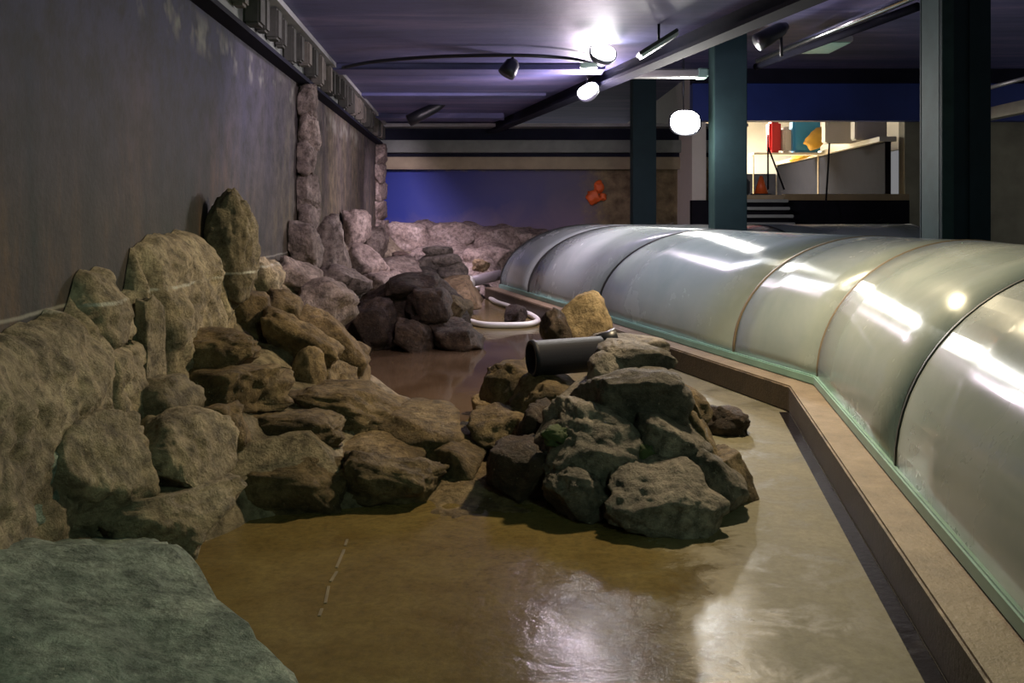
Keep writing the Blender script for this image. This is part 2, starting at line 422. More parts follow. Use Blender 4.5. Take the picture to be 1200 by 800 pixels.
# beam at the head of the left wall, with short stiffener plates between its flanges
t = thing('wall_beam', 'grey flanged beam with stiffener plates along the head of the left wall', 'beam', (WX(8), 8, 3))
def along(name, z0, z1, off, wd, mt, y0=-3, y1=20.9):
    bm = bmesh.new(); n = Vector((1, .0545, 0)).normalized()
    bar(bm, Vector((WX(y0), y0, (z0+z1)/2))+n*off, Vector((WX(y1), y1, (z0+z1)/2))+n*off, wd, z1-z0); return obj(name, bm, M[mt], t)
along('top_flange', 3.44, 3.495, .10, .20, 'beam_grey')
along('web', 3.04, 3.44, .02, .04, 'beam_olive')
along('lower_flange', 3.0, 3.04, .07, .14, 'beam_dark')
y = 6.0
rs = random.Random(3)
while y < 20.6:
    h0 = rs.uniform(0, .05)
    o = boxobj('stiffener', (0, -.07, -.185+rs.uniform(0, .12)), (.10+h0, .07+1.6*h0, .185), M['stiff_a'] if rs.random() < .55 else M['stiff_b'], t, .02)
    o.matrix_parent_inverse = Matrix.Translation(t.location).inverted()
    o.location = (WX(y)+.04, y, 3.24); o.rotation_euler.z = math.atan(.0545)
    y += .42
# pale scratch on the floor, broken into dashes
bm = bmesh.new(); p0, p1 = FL(407, 632), FL(374, 722)
for u0, u1 in ((0, .10), (.16, .42), (.47, .60), (.66, .86), (.92, 1)):
    a, b = p0.lerp(p1, u0), p0.lerp(p1, u1); k_ = .006*math.sin(u0*17)
    bar(bm, (a.x+k_, a.y, .0015), (b.x-k_, b.y, .0015), .012, .003)
tag(obj('floor_scratch', bm, plain('chalk', (.15, .12, .065), .6, vary=.6, scale=12)), 'thin broken pale scratch on the wet brown floor', 'scratch')
# shallow brown water left standing between the bank and the mounds
bm = bmesh.new(); ol = [FL(x, y) for x, y in ((402, 400), (470, 395), (560, 400), (612, 392), (640, 394), (622, 412), (590, 440), (566, 462), (548, 492), (500, 500), (440, 470), (400, 430))]
top = [bm.verts.new((q.x, q.y, .006)) for q in smooth_path(ol+[ol[0]], 5)[:-1]]
bm.faces.new(top); bmesh.ops.recalc_face_normals(bm, faces=bm.faces[:])
r_ = bmesh.ops.extrude_face_region(bm, geom=bm.faces[:]); bmesh.ops.translate(bm, vec=(0, 0, -.006), verts=[v for v in r_['geom'] if isinstance(v, bmesh.types.BMVert)])
bmesh.ops.recalc_face_normals(bm, faces=bm.faces[:])
m_, nt_, b_ = newmat('brown_water'); p_, *_ = pos(nt_)
nt_.links.new(ramp(nt_, tex(nt_, p_, .9, 4), [(.35, (.060, .036, .020)), (.65, (.105, .068, .042))]), b_.inputs['Base Color'])
b_.inputs['Roughness'].default_value = .07; bump(nt_, b_, tex(nt_, p_, 5, 3), .05, .01)
tag(obj('standing_water', bm, m_), 'shallow reddish brown water before the dark rock mound', 'water')

# ------------------------------------------------------------------ tunnel, its kerb and gutter
K1 = Vector((2.19, 7.43)); d1 = Vector((.1663, .9861)).normalized(); d2 = Vector((-.2723, .9622)).normalized(); d3 = Vector((1, .06)).normalized()
def nr(d): return Vector((d.y, -d.x))
def miter(dA, dB):
    b = (nr(dA)+nr(dB)).normalized(); return b/(b.dot(nr(dA)))
KO = 1.42                                                # kerb face to tunnel axis
m1, m2 = miter(d1, d2), miter(d2, d3)
A1 = K1+m1*KO; A0 = A1-d1*9.2; A2 = A1+d2*8.4; A3 = A2+d3*5.4
nodes = [(A0, nr(d1)), (A1, m1), (A2, m2), (A3, nr(d3))]
RA, RB, ZB = 1.2, 1.08, .28
def ring_at(seg, s, ra=RA, rb=RB, n=36, z=ZB):
    (pa, na), (pb, nb) = nodes[seg], nodes[seg+1]
    c = pa.lerp(pb, s); nn = na.lerp(nb, s); out = []
    dseg = (pb-pa).normalized(); nperp = nr(dseg)
    for k in range(n+1):
        th = math.pi*k/n; off = -math.cos(th)*ra
        # slide along the axis so that the joint lies in the mitre plane
        q = pa+nr(dseg)*off+na_shift(pa, na, dseg, off); q2 = pb+nr(dseg)*off+na_shift(pb, nb, dseg, off)
        r = q.lerp(q2, s)
        out.append((r.x, r.y, z+math.sin(th)*rb))
    return out
def na_shift(p, nvec, dseg, off):
    return dseg*(nvec.dot(dseg)/nvec.dot(nr(dseg)))*off
def loft(bm, rings):
    vr = [[bm.verts.new(p) for p in r] for r in rings]
    uv = bm.loops.layers.uv.new('UVMap'); m_ = len(rings)-1
    for i, (a, b) in enumerate(zip(vr, vr[1:])):
        n_ = len(a)-1
        for k in range(n_):
            f = bm.faces.new((a[k], b[k], b[k+1], a[k+1]))
            for lp, q in zip(f.loops, ((i, k), (i+1, k), (i+1, k+1), (i, k+1))): lp[uv].uv = (q[0]/m_, q[1]/n_)
    bm.normal_update(); bm.faces.ensure_lookup_table()
    if sum(f.normal.z for f in bm.faces) < 0: bmesh.ops.reverse_faces(bm, faces=bm.faces[:])
tun = thing('acrylic_tunnel', 'long arched walk-through tunnel of hazy clear acrylic panels with dark joints', 'tunnel', (A1.x, A1.y, 0))
Ls = [(nodes[i+1][0]-nodes[i][0]).length for i in range(3)]
cuts = [[0, (Ls[0]-5.6)/Ls[0], (Ls[0]-2.72)/Ls[0], 1], [0, 1.15/Ls[1], 4.2/Ls[1], 6.9/Ls[1], 1], [0, .5, 1]]
for sgi, cs in enumerate(cuts):
    for k in range(len(cs)-1):
        g = .006
        bm = bmesh.new(); loft(bm, [ring_at(sgi, cs[k]+(cs[k+1]-cs[k])*u) for u in (g, .25, .5, .75, 1-g)])
        o = obj('acrylic_panel', bm, M['acrylic'], tun, True)
        sm = o.modifiers.new('thickness', 'SOLIDIFY'); sm.thickness = .04; sm.offset = -1
    for k in range(len(cs)):
        if k == 0 and sgi > 0: continue
        hw = (.018 if sgi == 1 and k > 1 else .014)/Ls[sgi]
        tan_ = (sgi, k) in ((0, 3), (1, 1))
        bm = bmesh.new(); lo_, hi_ = max(cs[k]-hw, 0), min(cs[k]+hw, 1)
        if k == len(cs)-1: lo_, hi_ = cs[k]-2*hw, cs[k]
        if k == 0: lo_, hi_ = 0, 2*hw
        ex_ = .010 if sgi == 1 and k > 1 else .006; loft(bm, [ring_at(sgi, lo_, RA+ex_, RB+ex_), ring_at(sgi, hi_, RA+ex_, RB+ex_)])
        o = obj('joint', bm, M['seam_tan'] if tan_ else M['seam_dark'], tun, True)
        if tan_: o['label'] = 'tan sealed joint'
        sm = o.modifiers.new('thickness', 'SOLIDIFY'); sm.thickness = .02
def offset_pts(off):
    out = []
    for i, (p, nv) in enumerate(nodes):
        out.append(p+nv*off)
    return out
def strip(name, o0, o1, z0, z1, mat, parent=None, rng=(0, 3), bev=.012):
    a, b = offset_pts(o0), offset_pts(o1); bm = bmesh.new(); rings = []
    for i in range(rng[0], rng[1]+1):
        rings.append([bm.verts.new((q.x, q.y, z)) for q, z in ((a[i], z0), (a[i], z1), (b[i], z1), (b[i], z0))])
    for r, s in zip(rings, rings[1:]):
        for k in range(4): bm.faces.new((r[k], r[(k+1) % 4], s[(k+1) % 4], s[k]))
    bm.faces.new(rings[0]); bm.faces.new(rings[-1][::-1])
    bmesh.ops.recalc_face_normals(bm, faces=bm.faces[:])
    if bev: bmesh.ops.bevel(bm, geom=bm.edges[:], offset=bev, segments=2, affect='EDGES')
    return obj(name, bm, mat, parent)
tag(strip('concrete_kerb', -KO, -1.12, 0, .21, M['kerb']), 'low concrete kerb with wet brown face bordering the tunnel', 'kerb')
strip('base_rail', -1.225, -1.14, .211, .285, M['rail'], tun, bev=.01)
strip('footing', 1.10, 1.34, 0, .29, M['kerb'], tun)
g = strip('gutter', -KO-.075, -KO-.002, -.004, .004, M['water'], None, (0, 1), 0); struct(g, 'dark wet gutter along the foot of the kerb')

# ------------------------------------------------------------------ steel columns
def column(px0, px1, Y, top, label, mt='steel_navy'):
    c = P((px0+px1)/2, HOR, Y); wd = (px1-px0)*Y/F
    t = thing('steel_column', label, 'column', (c.x, c.y, 0), 'steel columns behind the tunnel')
    def b(nm, lo, hi, m): boxobj(nm, (c.x+lo[0], c.y+lo[1], lo[2]), (c.x+hi[0], c.y+hi[1], hi[2]), m, t, .008)
    h = wd/2
    b('web', (-.03, -h+.04, 0), (.03, h-.04, top), M[mt])
    b('flange', (-h, -h, 0), (h, -h+.04, top), M[mt])
    b('flange', (-h, h-.04, 0), (h, h, top), M[mt])
    b('side_plate', (-h, -h+.045, 0), (-h+.03, h-.045, top), M['steel_green'])
    b('side_plate', (h-.03, -h+.045, 0), (h, h-.045, top), M[mt])
    b('base_plate', (-h-.08, -h-.08, 0), (h+.08, h+.08, .03), M[mt])
    return t, c, h
column(740, 767, 18.4, CEIL_R-.01, 'thin farthest navy steel column beside the end wall mural')
cB = column(834, 871, 14.4, CEIL_R-.01, 'middle navy steel column beside the round bright lamp')
cC = column(1090, 1147, 9.75, CEIL_R-.01, 'widest and nearest navy steel column on the right')
# riveted strip on the near column face
t, c, h = cC
boxobj('cover_strip', (c.x-h, c.y-h-.02, 0), (c.x-h+.12, c.y-h-.001, 4.3), M['steel_green'], t, .004)
boxobj('cover_strip', (c.x+.02, c.y-h-.03, 0), (c.x+.10, c.y-h-.001, 4.3), M['steel_navy'], t, .004)

# ------------------------------------------------------------------ rockwork of the left bank
rs = random.Random(11)
edge = [(-3, -.6), (1.5, -.7), (3.2, -.86), (4.3, -1.5), (4.9, -1.3), (5.1, -.5), (6.0, -.28), (7.2, -.40), (8.6, -1.15), (10, -1.75), (11.4, -2.0), (14, -1.5), (16.5, -1.2), (18, -.9), (21, -.7)]
hts = [(-3, .30), (3.2, .34), (4.5, .68), (6, .78), (8, .92), (10, 1.0), (13, 1.15), (17, 1.15), (21, 1.2)]
def interp(tab, v):
    for (a, x), (b, y_) in zip(tab, tab[1:]):
        if a <= v <= b: return x+(y_-x)*(v-a)/(b-a)
    return tab[-1][1] if v > tab[-1][0] else tab[0][1]
bank = thing('rock_bank', 'brown artificial rock bank of boulders heaped along the left wall', 'rockwork', (-1.9, 6, 0))
bm = bmesh.new(); NY, NT = 260, 40; rows = []
for i in range(NY+1):
    y = -3+i*(BACK-.02+3)/NY; ex = interp(edge, y); w0 = WX(y)+.01; hw = interp(hts, y); row = []
    for k in range(NT+1):
        tt = k/NT; x = w0+(ex-w0)*tt
        z = hw*(1-tt)**1.15
        n = noise.fractal(Vector((x*1.4, y*1.1, 3.1)), .9, 2, 5)*.16+(abs(noise.noise(Vector((x*2.2, y*1.6, 8))))-.2)*.20
        z = z+n*min(1, 4*(1-tt)+.15)*.8-.05*tt
        row.append(bm.verts.new((x, y, max(z, -.05))))
    rows.append(row)
for a, b in zip(rows, rows[1:]):
    for k in range(NT): bm.faces.new((a[k], a[k+1], b[k+1], b[k]))
bmesh.ops.recalc_face_normals(bm, faces=bm.faces[:])
obj('bank_slope', bm, M['rock_wall'], bank, True)
# rough facing moulded onto the wall above the boulders, split by upright grooves
tops = [(1.5, 1.0), (3.0, 1.08), (3.7, 1.14), (4.25, 1.14), (4.38, 1.30), (4.65, 1.32), (4.82, 1.14), (5.02, 1.17), (5.12, 1.38), (5.4, 1.46), (6.15, 1.46), (6.35, 1.3), (7.6, 1.2), (8.4, 1.05), (9.5, .95), (10.2, 1.05)]
grooves = [(4.32, .02), (4.93, .045), (5.16, .05), (6.42, .05), (7.6, .05)]
bm = bmesh.new(); rows = []
for i in range(361):
    y = 1.5+i*8.7/360; tp = interp(tops, y)+noise.fractal(Vector((y*5, 1, 2)), 1, 2, 4)*.05; row = []
    g_ = sum(math.exp(-((y-gy)/gw)**2) for gy, gw in grooves)
    for k in range(71):
        v_ = k/70; z = .15+v_*(tp-.15)
        q = Vector((y*1.5, z*1.7, 4.2))
        d_ = .17+.10*(1-v_)+noise.fractal(q, 1, 2, 5)*.06+(abs(noise.noise(q*2.1))-.2)*.08+noise.fractal(q*6, .8, 2, 4)*.030
        d_ -= .16*min(g_, 1)
        crack = math.exp(-((z-.93-.06*noise.noise(Vector((y*2, 0, 0))))/.018)**2)*(1 if 4.3 < y < 4.9 else 0)
        d_ -= .07*crack
        d_ = max(d_, .03)*math.sqrt(max(0, 1-v_**10))
        row.append(bm.verts.new((WX(y)+.005+d_, y, z)))
    rows.append(row)
for a, b in zip(rows, rows[1:]):
    for k in range(70): bm.faces.new((a[k], b[k], b[k+1], a[k+1]))
bmesh.ops.recalc_face_normals(bm, faces=bm.faces[:])
obj('rock_facing', bm, M['rock_wall'], bank, True)
# (box in the photo, distance, material, options)
for spec in [
    # blocks against the wall
    ((158, 352, 190, 470), 5.0, 'rock_wall', dict(depth=.30, e=.6, rough=.09)),
    ((224, 232, 306, 356), 6.7, 'rock_wall', dict(depth=.46, e=.85, rough=.13, cuts=5, sub=5, taper=.32, roll=5)),
    ((284, 300, 330, 352), 7.5, 'rock_wall', dict(depth=.40, e=.6)),
    # heaped boulders
    ((196, 388, 306, 442), 5.75, 'rock_tan', dict(depth=.60, e=.6, rough=.14, sub=5)),
    ((190, 422, 328, 494), 5.55, 'rock_tan', dict(depth=.75, e=.65, rough=.16, sub=5)),
    ((268, 334, 314, 398), 6.9, 'rock_tan', dict(depth=.45, rough=.12)),
    ((306, 338, 352, 384), 7.3, 'rock_tan', dict(depth=.4, rough=.12)),
    ((296, 378, 404, 428), 6.8, 'rock_tan', dict(depth=.45, roll=32, e=.6, rough=.13)),
    ((336, 372, 436, 420), 7.4, 'rock_tan', dict(depth=.5, roll=38, e=.6, rough=.13)),
    ((370, 400, 440, 456), 7.6, 'rock_tan', dict(depth=.6, roll=25, rough=.13)),
    ((330, 420, 420, 470), 6.9, 'rock_tan', dict(depth=.6, roll=12, rough=.14)),
    ((30, 488, 168, 622), 3.95, 'rock_wall', dict(depth=.60, e=.75, rough=.12, sub=5)),
    ((156, 488, 268, 584), 4.45, 'rock_wall', dict(depth=.60, e=.6, rough=.12, sub=5)),
    ((120, 566, 270, 640), 4.2, 'rock_wall', dict(depth=.70, e=.6, rough=.13, sub=5)),
    ((-30, 510, 62, 628), 3.6, 'rock_green', dict(depth=.5, e=.6)),
    ((146, 440, 236, 508), 4.85, 'rock_wall', dict(depth=.45, e=.7, rough=.13)),
    ((220, 470, 290, 530), 5.1, 'rock_tan', dict(depth=.5, e=.6)),
]:
    rock('boulder', spec[0], spec[1], spec[2], bank, **spec[3])
# rubble further along the wall, towards the end wall
far = thing('rock_rubble', 'pale pinkish rubble slope at the far end of the left wall', 'rockwork', (-2.4, 12, 0))
for spec in [
    ((318, 300, 372, 352), 9.2, dict(depth=.6)), ((352, 330, 414, 382), 9.0, dict(depth=.7, roll=20)),
    ((338, 262, 374, 322), 10.0, dict(depth=.5, e=.55)), ((366, 256, 410, 330), 11.6, dict(depth=.7, e=.6)),
    ((376, 310, 432, 350), 11.4, dict(depth=.8, roll=15)), ((398, 248, 432, 300), 14.2, dict(depth=.8, e=.6)),
    ((404, 288, 456, 330), 13.4, dict(depth=1.0, roll=10)), ((424, 266, 456, 306), 16.5, dict(depth=1.0)),
    ((440, 300, 490, 326), 15.5, dict(depth=1.1)), ((426, 318, 470, 346), 13.2, dict(depth=1.0)),
]:
    rock('boulder', spec[0], spec[1], 'rock_pink', far, rough=.15, **spec[2])
# pilasters of stacked stone standing out of the wall
for y0, y1, zt, n, lab in ((10.25, 10.75, 3.0, 7, 'pinkish stone pilaster standing out of the left wall'), (19.7, 20.5, 3.0, 6, 'pale stone pilaster in the corner by the blue mural')):
    t = thing('stone_pilaster', lab, 'pilaster', (WX(y0), y0, .5))
    for k in range(n):
        z0 = .6+(zt-.6)*k/n; z1 = .6+(zt-.6)*(k+1)/n
        me = rock_mesh('stone', .12+.02*(k % 2), (y1-y0)/2*rs.uniform(.8, 1.15), (z1-z0)/2*1.25, 300+k+int(y0)*10, 4, e=.5, rough=.16, cuts=5)
        o = link('stone', me, M['rock_pink'], t, True); o.location = (WX((y0+y1)/2)+.08, (y0+y1)/2+rs.uniform(-.05, .05), (z0+z1)/2)
        for v_ in me.vertices: v_.co.x = max(v_.co.x, WX(o.location.y+v_.co.y)+.01-o.location.x)
# low outcrop that runs out onto the floor
out = thing('rock_outcrop', 'low flat brown boulders jutting from the bank onto the floor', 'rockwork', (-1, 5.3, 0))
for bx, Y, kw in [
    ((334, 455, 486, 512), 6.2, dict(depth=.9, roll=4, e=.65, rough=.14, sub=5)),
    ((430, 476, 552, 530), 6.1, dict(depth=1.0, roll=9, e=.8, rough=.12)),
    ((276, 486, 398, 540), 5.45, dict(depth=.55, e=.6, rough=.13, sub=5)),
    ((380, 508, 500, 552), 5.7, dict(depth=.8, roll=4, e=.7, rough=.12)),
    ((266, 528, 428, 606), 5.2, dict(depth=.60, e=.6, rough=.15, sub=5, roll=4)),
    ((396, 534, 526, 598), 5.3, dict(depth=.55, roll=14, e=.6, rough=.15, sub=5)),
    ((486, 500, 572, 582), 5.8, dict(depth=.9, roll=10, e=.9, rough=.10)),
]: rock('boulder', bx, Y, 'rock_tan', out, **kw)
# foreground slab
me = rock_mesh('rock_slab', .84, 1.45, .36, 77, 6, e=.55, rough=.09, cuts=6)
me.transform(Matrix.Rotation(math.radians(31), 4, 'Z') @ Matrix.Rotation(math.radians(3), 4, 'Y'))
for v_ in me.vertices: v_.co.x = max(v_.co.x, WX(2.80+v_.co.y)+.012+1.74)
o = link('rock_slab', me, M['rock_green'], None, True); o.location = (-1.74, 2.80, .17)
tag(o, 'broad flat greenish grey rock slab in the bottom left foreground', 'rock')
# small yellowish standing stone
tag(rock('standing_stone', (344, 408, 386, 468), 6.45, 'rock_yellow', None, depth=.22, e=.9, rough=.10, cuts=5, seed=5), 'small upright yellowish stone leaning among the brown boulders', 'rock')

# ------------------------------------------------------------------ central mound
md = thing('rock_mound', 'large grey brown rock mound on the floor in front of the tunnel bend', 'rockwork', (.65, 5.8, 0))
for bx, Y, mt, kw in [
    ((606, 450, 864, 640), 5.75, 'rock_grey', dict(depth=1.65, taper=.25, e=.9, rough=.10, sub=5, cuts=4)),        # core
    ((664, 432, 804, 508), 5.45, 'rock_grey', dict(depth=.70, e=.7, rough=.10, sub=5, seed=21)),
    ((702, 402, 784, 442), 5.9, 'rock_grey', dict(depth=.50, e=.6, rough=.12, roll=6)),
    ((690, 414, 736, 452), 5.75, 'rock_grey', dict(depth=.40, e=.8, rough=.12)),
    ((784, 442, 814, 494), 5.7, 'rock_tan', dict(depth=.45, roll=-20, e=.8)),
    ((628, 482, 760, 566), 5.20, 'rock_grey', dict(depth=.60, roll=22, e=.65, rough=.13, sub=5, seed=31)),
    ((640, 544, 722, 606), 4.98, 'rock_grey', dict(depth=.45, e=.6, rough=.12, sub=5, seed=33)),
    ((706, 540, 838, 624), 4.85, 'rock_grey', dict(depth=.60, roll=10, e=.7, rough=.12, sub=5, seed=35)),
    ((574, 516, 648, 592), 5.30, 'rock_dark', dict(depth=.55, e=.7, rough=.14, seed=37)),
    ((738, 484, 828, 544), 5.25, 'rock_grey', dict(depth=.55, roll=18, e=.65, rough=.12, seed=39)),
    ((800, 478, 836, 548), 5.45, 'rock_tan', dict(depth=.5, roll=-24, e=.7, rough=.12)),
    ((784, 536, 868, 606), 5.05, 'rock_grey', dict(depth=.45, roll=38, e=.6, rough=.12, seed=41)),
    ((832, 520, 876, 592), 5.30, 'rock_tan', dict(depth=.5, roll=-28, e=.7, rough=.12, seed=43)),
    ((566, 424, 650, 486), 6.7, 'rock_tan', dict(depth=.7, e=.7, rough=.18)),
    ((600, 442, 690, 500), 6.2, 'rock_tan', dict(depth=.6, e=.7, rough=.16)),
    ((552, 478, 632, 520), 6.0, 'rock_tan', dict(depth=.7, e=.8, rough=.16, roll=8)),
    ((638, 344, 726, 424), 7.5, 'rock_yellow', dict(depth=.6, e=.85, rough=.13, roll=14, seed=58, taper=.5)),
    ((632, 364, 676, 424), 7.3, 'rock_dark', dict(depth=.5, e=.95, rough=.2, seed=57, taper=.3, roll=-10)),  # dark boulder added as the shaded left side of the yellow rock
    ((690, 392, 784, 424), 6.6, 'rock_grey', dict(depth=.4, e=.7, rough=.10, roll=5)),
    ((610, 470, 660, 520), 5.7, 'rock_dark', dict(depth=.4, e=.7, rough=.15)),
    ((776, 452, 826, 500), 6.0, 'rock_tan', dict(depth=.7, e=.8, rough=.14, roll=30)),
]: rock('boulder', bx, Y, mt, md, **kw)
for bx, Y, sd in [((742, 520, 776, 552), 5.0, 1), ((690, 555, 722, 576), 4.98, 2), ((636, 498, 664, 520), 5.1, 3)]:
    rock('moss_patch', bx, Y, 'moss', md, depth=.14, seed=900+sd, rough=.25)

# sand washed up between the outcrop and the mound
bm = bmesh.new(); rows = []
for i in range(61):
    row = []
    for k in range(61):
        u, v_ = i/30-1, k/30-1; x, y = -.16+u*.62, 6.0+v_*1.15
        rr = math.hypot(u, v_)
        z = .09*max(0, 1-rr**2)+noise.fractal(Vector((x*4, y*4, 1)), .9, 2, 5)*.03-.012
        row.append(bm.verts.new((x, y, z if rr < 1 else min(z, -.01))))
    rows.append(row)
for a, b in zip(rows, rows[1:]):
    for k in range(60): bm.faces.new((a[k], b[k], b[k+1], a[k+1]))
bmesh.ops.recalc_face_normals(bm, faces=bm.faces[:])
o = obj('sand_drift', bm, M['rock_tan'], None, True); o['kind'] = 'stuff'; tag(o, 'brown gritty sand drift between the bank and the rock mound', 'sand')
def lone(name, bx, Y, mt, label, **kw):
    return tag(rock(name, bx, Y, mt, None, **kw), label, 'rock')
lone('loose_rock', (816, 478, 874, 516), 6.75, 'rock_dark', 'dark reddish brown rock lying alone on the dry floor beside the mound', depth=.28, rough=.2, seed=61, e=.6, roll=10)
lone('loose_rock', (553, 462, 580, 486), 7.35, 'rock_yellow', 'small pale yellow stone at the water edge left of the mound', depth=.18, seed=62)
lone('loose_rock', (588, 358, 616, 380), 13.2, 'rock_dark', 'small dark rock inside the loop of white hose', depth=.35, seed=63)
lone('loose_rock', (584, 482, 622, 502), 6.4, 'rock_dark', 'low dark stone on the sandy floor under the black pipe', depth=.3, seed=64)

# ------------------------------------------------------------------ dark far mound
fm = thing('rock_mound', 'dark rock mound standing in the water beside the white hose', 'rockwork', (-1.2, 11.2, 0))  # shade of its backlit front is put into the dark rock colour
for bx, mt, Y, kw in [
    ((398, 316, 560, 424), 'rock_dark', 11.4, dict(depth=1.5, e=.95, rough=.14, sub=5, taper=.45)),
    ((454, 318, 514, 350), 'rock_dark', 11.3, dict(depth=.8, e=.55, rough=.12)),
    ((474, 336, 528, 382), 'rock_dark', 11.1, dict(depth=.8, e=.6, rough=.14)),
    ((418, 350, 472, 410), 'rock_dark', 10.9, dict(depth=.7, e=.7, rough=.14, roll=-20)),
    ((456, 376, 512, 410), 'rock_dark', 10.7, dict(depth=.5, roll=35, e=.6, rough=.14)),
    ((500, 374, 566, 410), 'rock_dark', 10.9, dict(depth=.7, roll=18, e=.7, rough=.15)),
    ((506, 340, 552, 396), 'rock_tan', 11.6, dict(depth=.9, roll=24, e=.8, rough=.14)),
]: rock('boulder', bx, Y, mt, fm, **kw)

# ------------------------------------------------------------------ rocks before the end wall
eb = thing('end_rock_bank', 'pinkish rock bank along the foot of the blue mural wall', 'rockwork', (0, 19, 0))
bm = bmesh.new(); rows = []
for i in range(81):
    x = -2.93+i*(6.53)/80; row = []
    for k in range(31):
        tt = k/30; y = 20.98-tt*(3.6 if x < -.6 else max(2.0, 4.2-(x+.6)*2.2))
        z = (1.22-.10*math.sin(x*1.3))*(1-tt)**.9+noise.fractal(Vector((x*1.2, y*1.1, 5)), .9, 2, 5)*.22*min(1, 3*(1-tt)+.1)-.06*tt
        row.append(bm.verts.new((x, y, max(z, -.05))))
    rows.append(row)
for a, b in zip(rows, rows[1:]):
    for k in range(30): bm.faces.new((a[k], a[k+1], b[k+1], b[k]))
bmesh.ops.recalc_face_normals(bm, faces=bm.faces[:])
obj('bank_slope', bm, M['rock_pink'], eb, True)
for bx, Y in [((446, 262, 506, 300), 20.2), ((500, 262, 560, 296), 20.3), ((552, 264, 612, 300), 20.2), ((598, 266, 660, 310), 20.3), ((540, 290, 600, 324), 19.0)]:
    rock('boulder', bx, Y, 'rock_pink', eb, depth=1.0, e=.7, rough=.14)
st = thing('rock_stack', 'small stack of smooth grey stones before the end wall', 'rockwork', (-1.2, 16.6, .3))
for bx, Y in [((490, 300, 520, 330), 16.4), ((512, 306, 548, 330), 16.3), ((496, 288, 530, 302), 16.5), ((506, 297, 544, 314), 16.4), ((484, 312, 516, 332), 16.2)]:
    rock('stone', bx, Y, 'rock_grey', st, depth=.6, e=.75, rough=.08)
lone('flat_rock', (498, 324, 566, 362), 14.8, 'rock_yellow', 'flat yellowish rock ledge between the dark mound and the hose', depth=1.3, e=.6, rough=.1, seed=71)
lone('loose_rock', (460, 294, 482, 306), 17.5, 'rock_dark', 'small reddish brown stone left of the grey stone stack', depth=.4, seed=72)
lone('loose_rock', (478, 296, 494, 312), 17.2, 'rock_pink', 'small white stone touching the grey stone stack', depth=.3, seed=73)
lone('loose_rock', (554, 304, 574, 318), 17.6, 'rock_yellow', 'small orange stone above the grey pipe', depth=.3, seed=74)

# ------------------------------------------------------------------ pipes and hose
t = thing('black_pipe', 'short wide black plastic pipe lying across the rock mound', 'pipe', P(660, 440, 6.25))
a, b = P(622, 420, 6.25), P(704, 414, 6.4); r = .118
bm = bmesh.new(); d = (b-a).normalized(); s = d.cross(Vector((0, 0, 1))).normalized(); u = s.cross(d)
prof = [(0, r), (.02, r+.006), (.06, r+.006), (.065, r), (1, r), (1, r-.018), (0, r-.018), (0, r)]
Lp = (b-a).length; rings = []
for q, rr in prof:
    rings.append([bm.verts.new(a+d*(q*Lp)+rr*(math.cos(k*math.pi/16)*s+math.sin(k*math.pi/16)*u)) for k in range(32)])
for x_, y_ in zip(rings, rings[1:]):
    for k in range(32): bm.faces.new((x_[k], x_[(k+1) % 32], y_[(k+1) % 32], y_[k]))
bmesh.ops.recalc_face_normals(bm, faces=bm.faces[:])
obj('pipe_body', bm, M['pipe_black'], t, True)
bm = bmesh.new(); e0 = b-d*.02+Vector((0, .06, .07)); tube(bm, [e0, e0+Vector((.07, .02, .01)), e0+Vector((.13, .03, .02))], [.05, .06, .075], 20, True)
obj('collar', bm, M['black'], t, True)

bm = bmesh.new()
hp = [FL(533, 370, .04), FL(546, 375, .04), FL(566, 380, .04), FL(592, 381, .04), FL(618, 380, .04), FL(630, 376, .04), FL(624, 370, .04), FL(610, 364, .04), FL(594, 358, .04), FL(580, 353, .04), FL(572, 346, .04), FL(566, 340, .06), FL(558, 337, .16)]
tube(bm, smooth_path(hp, 8), .042, 12)
tag(obj('white_hose', bm, M['hose'], None, True), 'white hose lying in a loop on the tank floor', 'hose')
t = thing('grey_pipe', 'grey plastic drain pipe with pale collar beside the end of the kerb', 'pipe', P(566, 336, 16.6))
bm = bmesh.new(); tube(bm, [P(548, 331, 16.9), P(586, 322, 17.3)], .10, 16); obj('pipe_body', bm, M['pvc_grey'], t, True)
bm = bmesh.new(); tube(bm, [P(545, 332, 16.8), P(551, 330.5, 16.9)], .125, 16); obj('collar', bm, M['hose'], t, True)

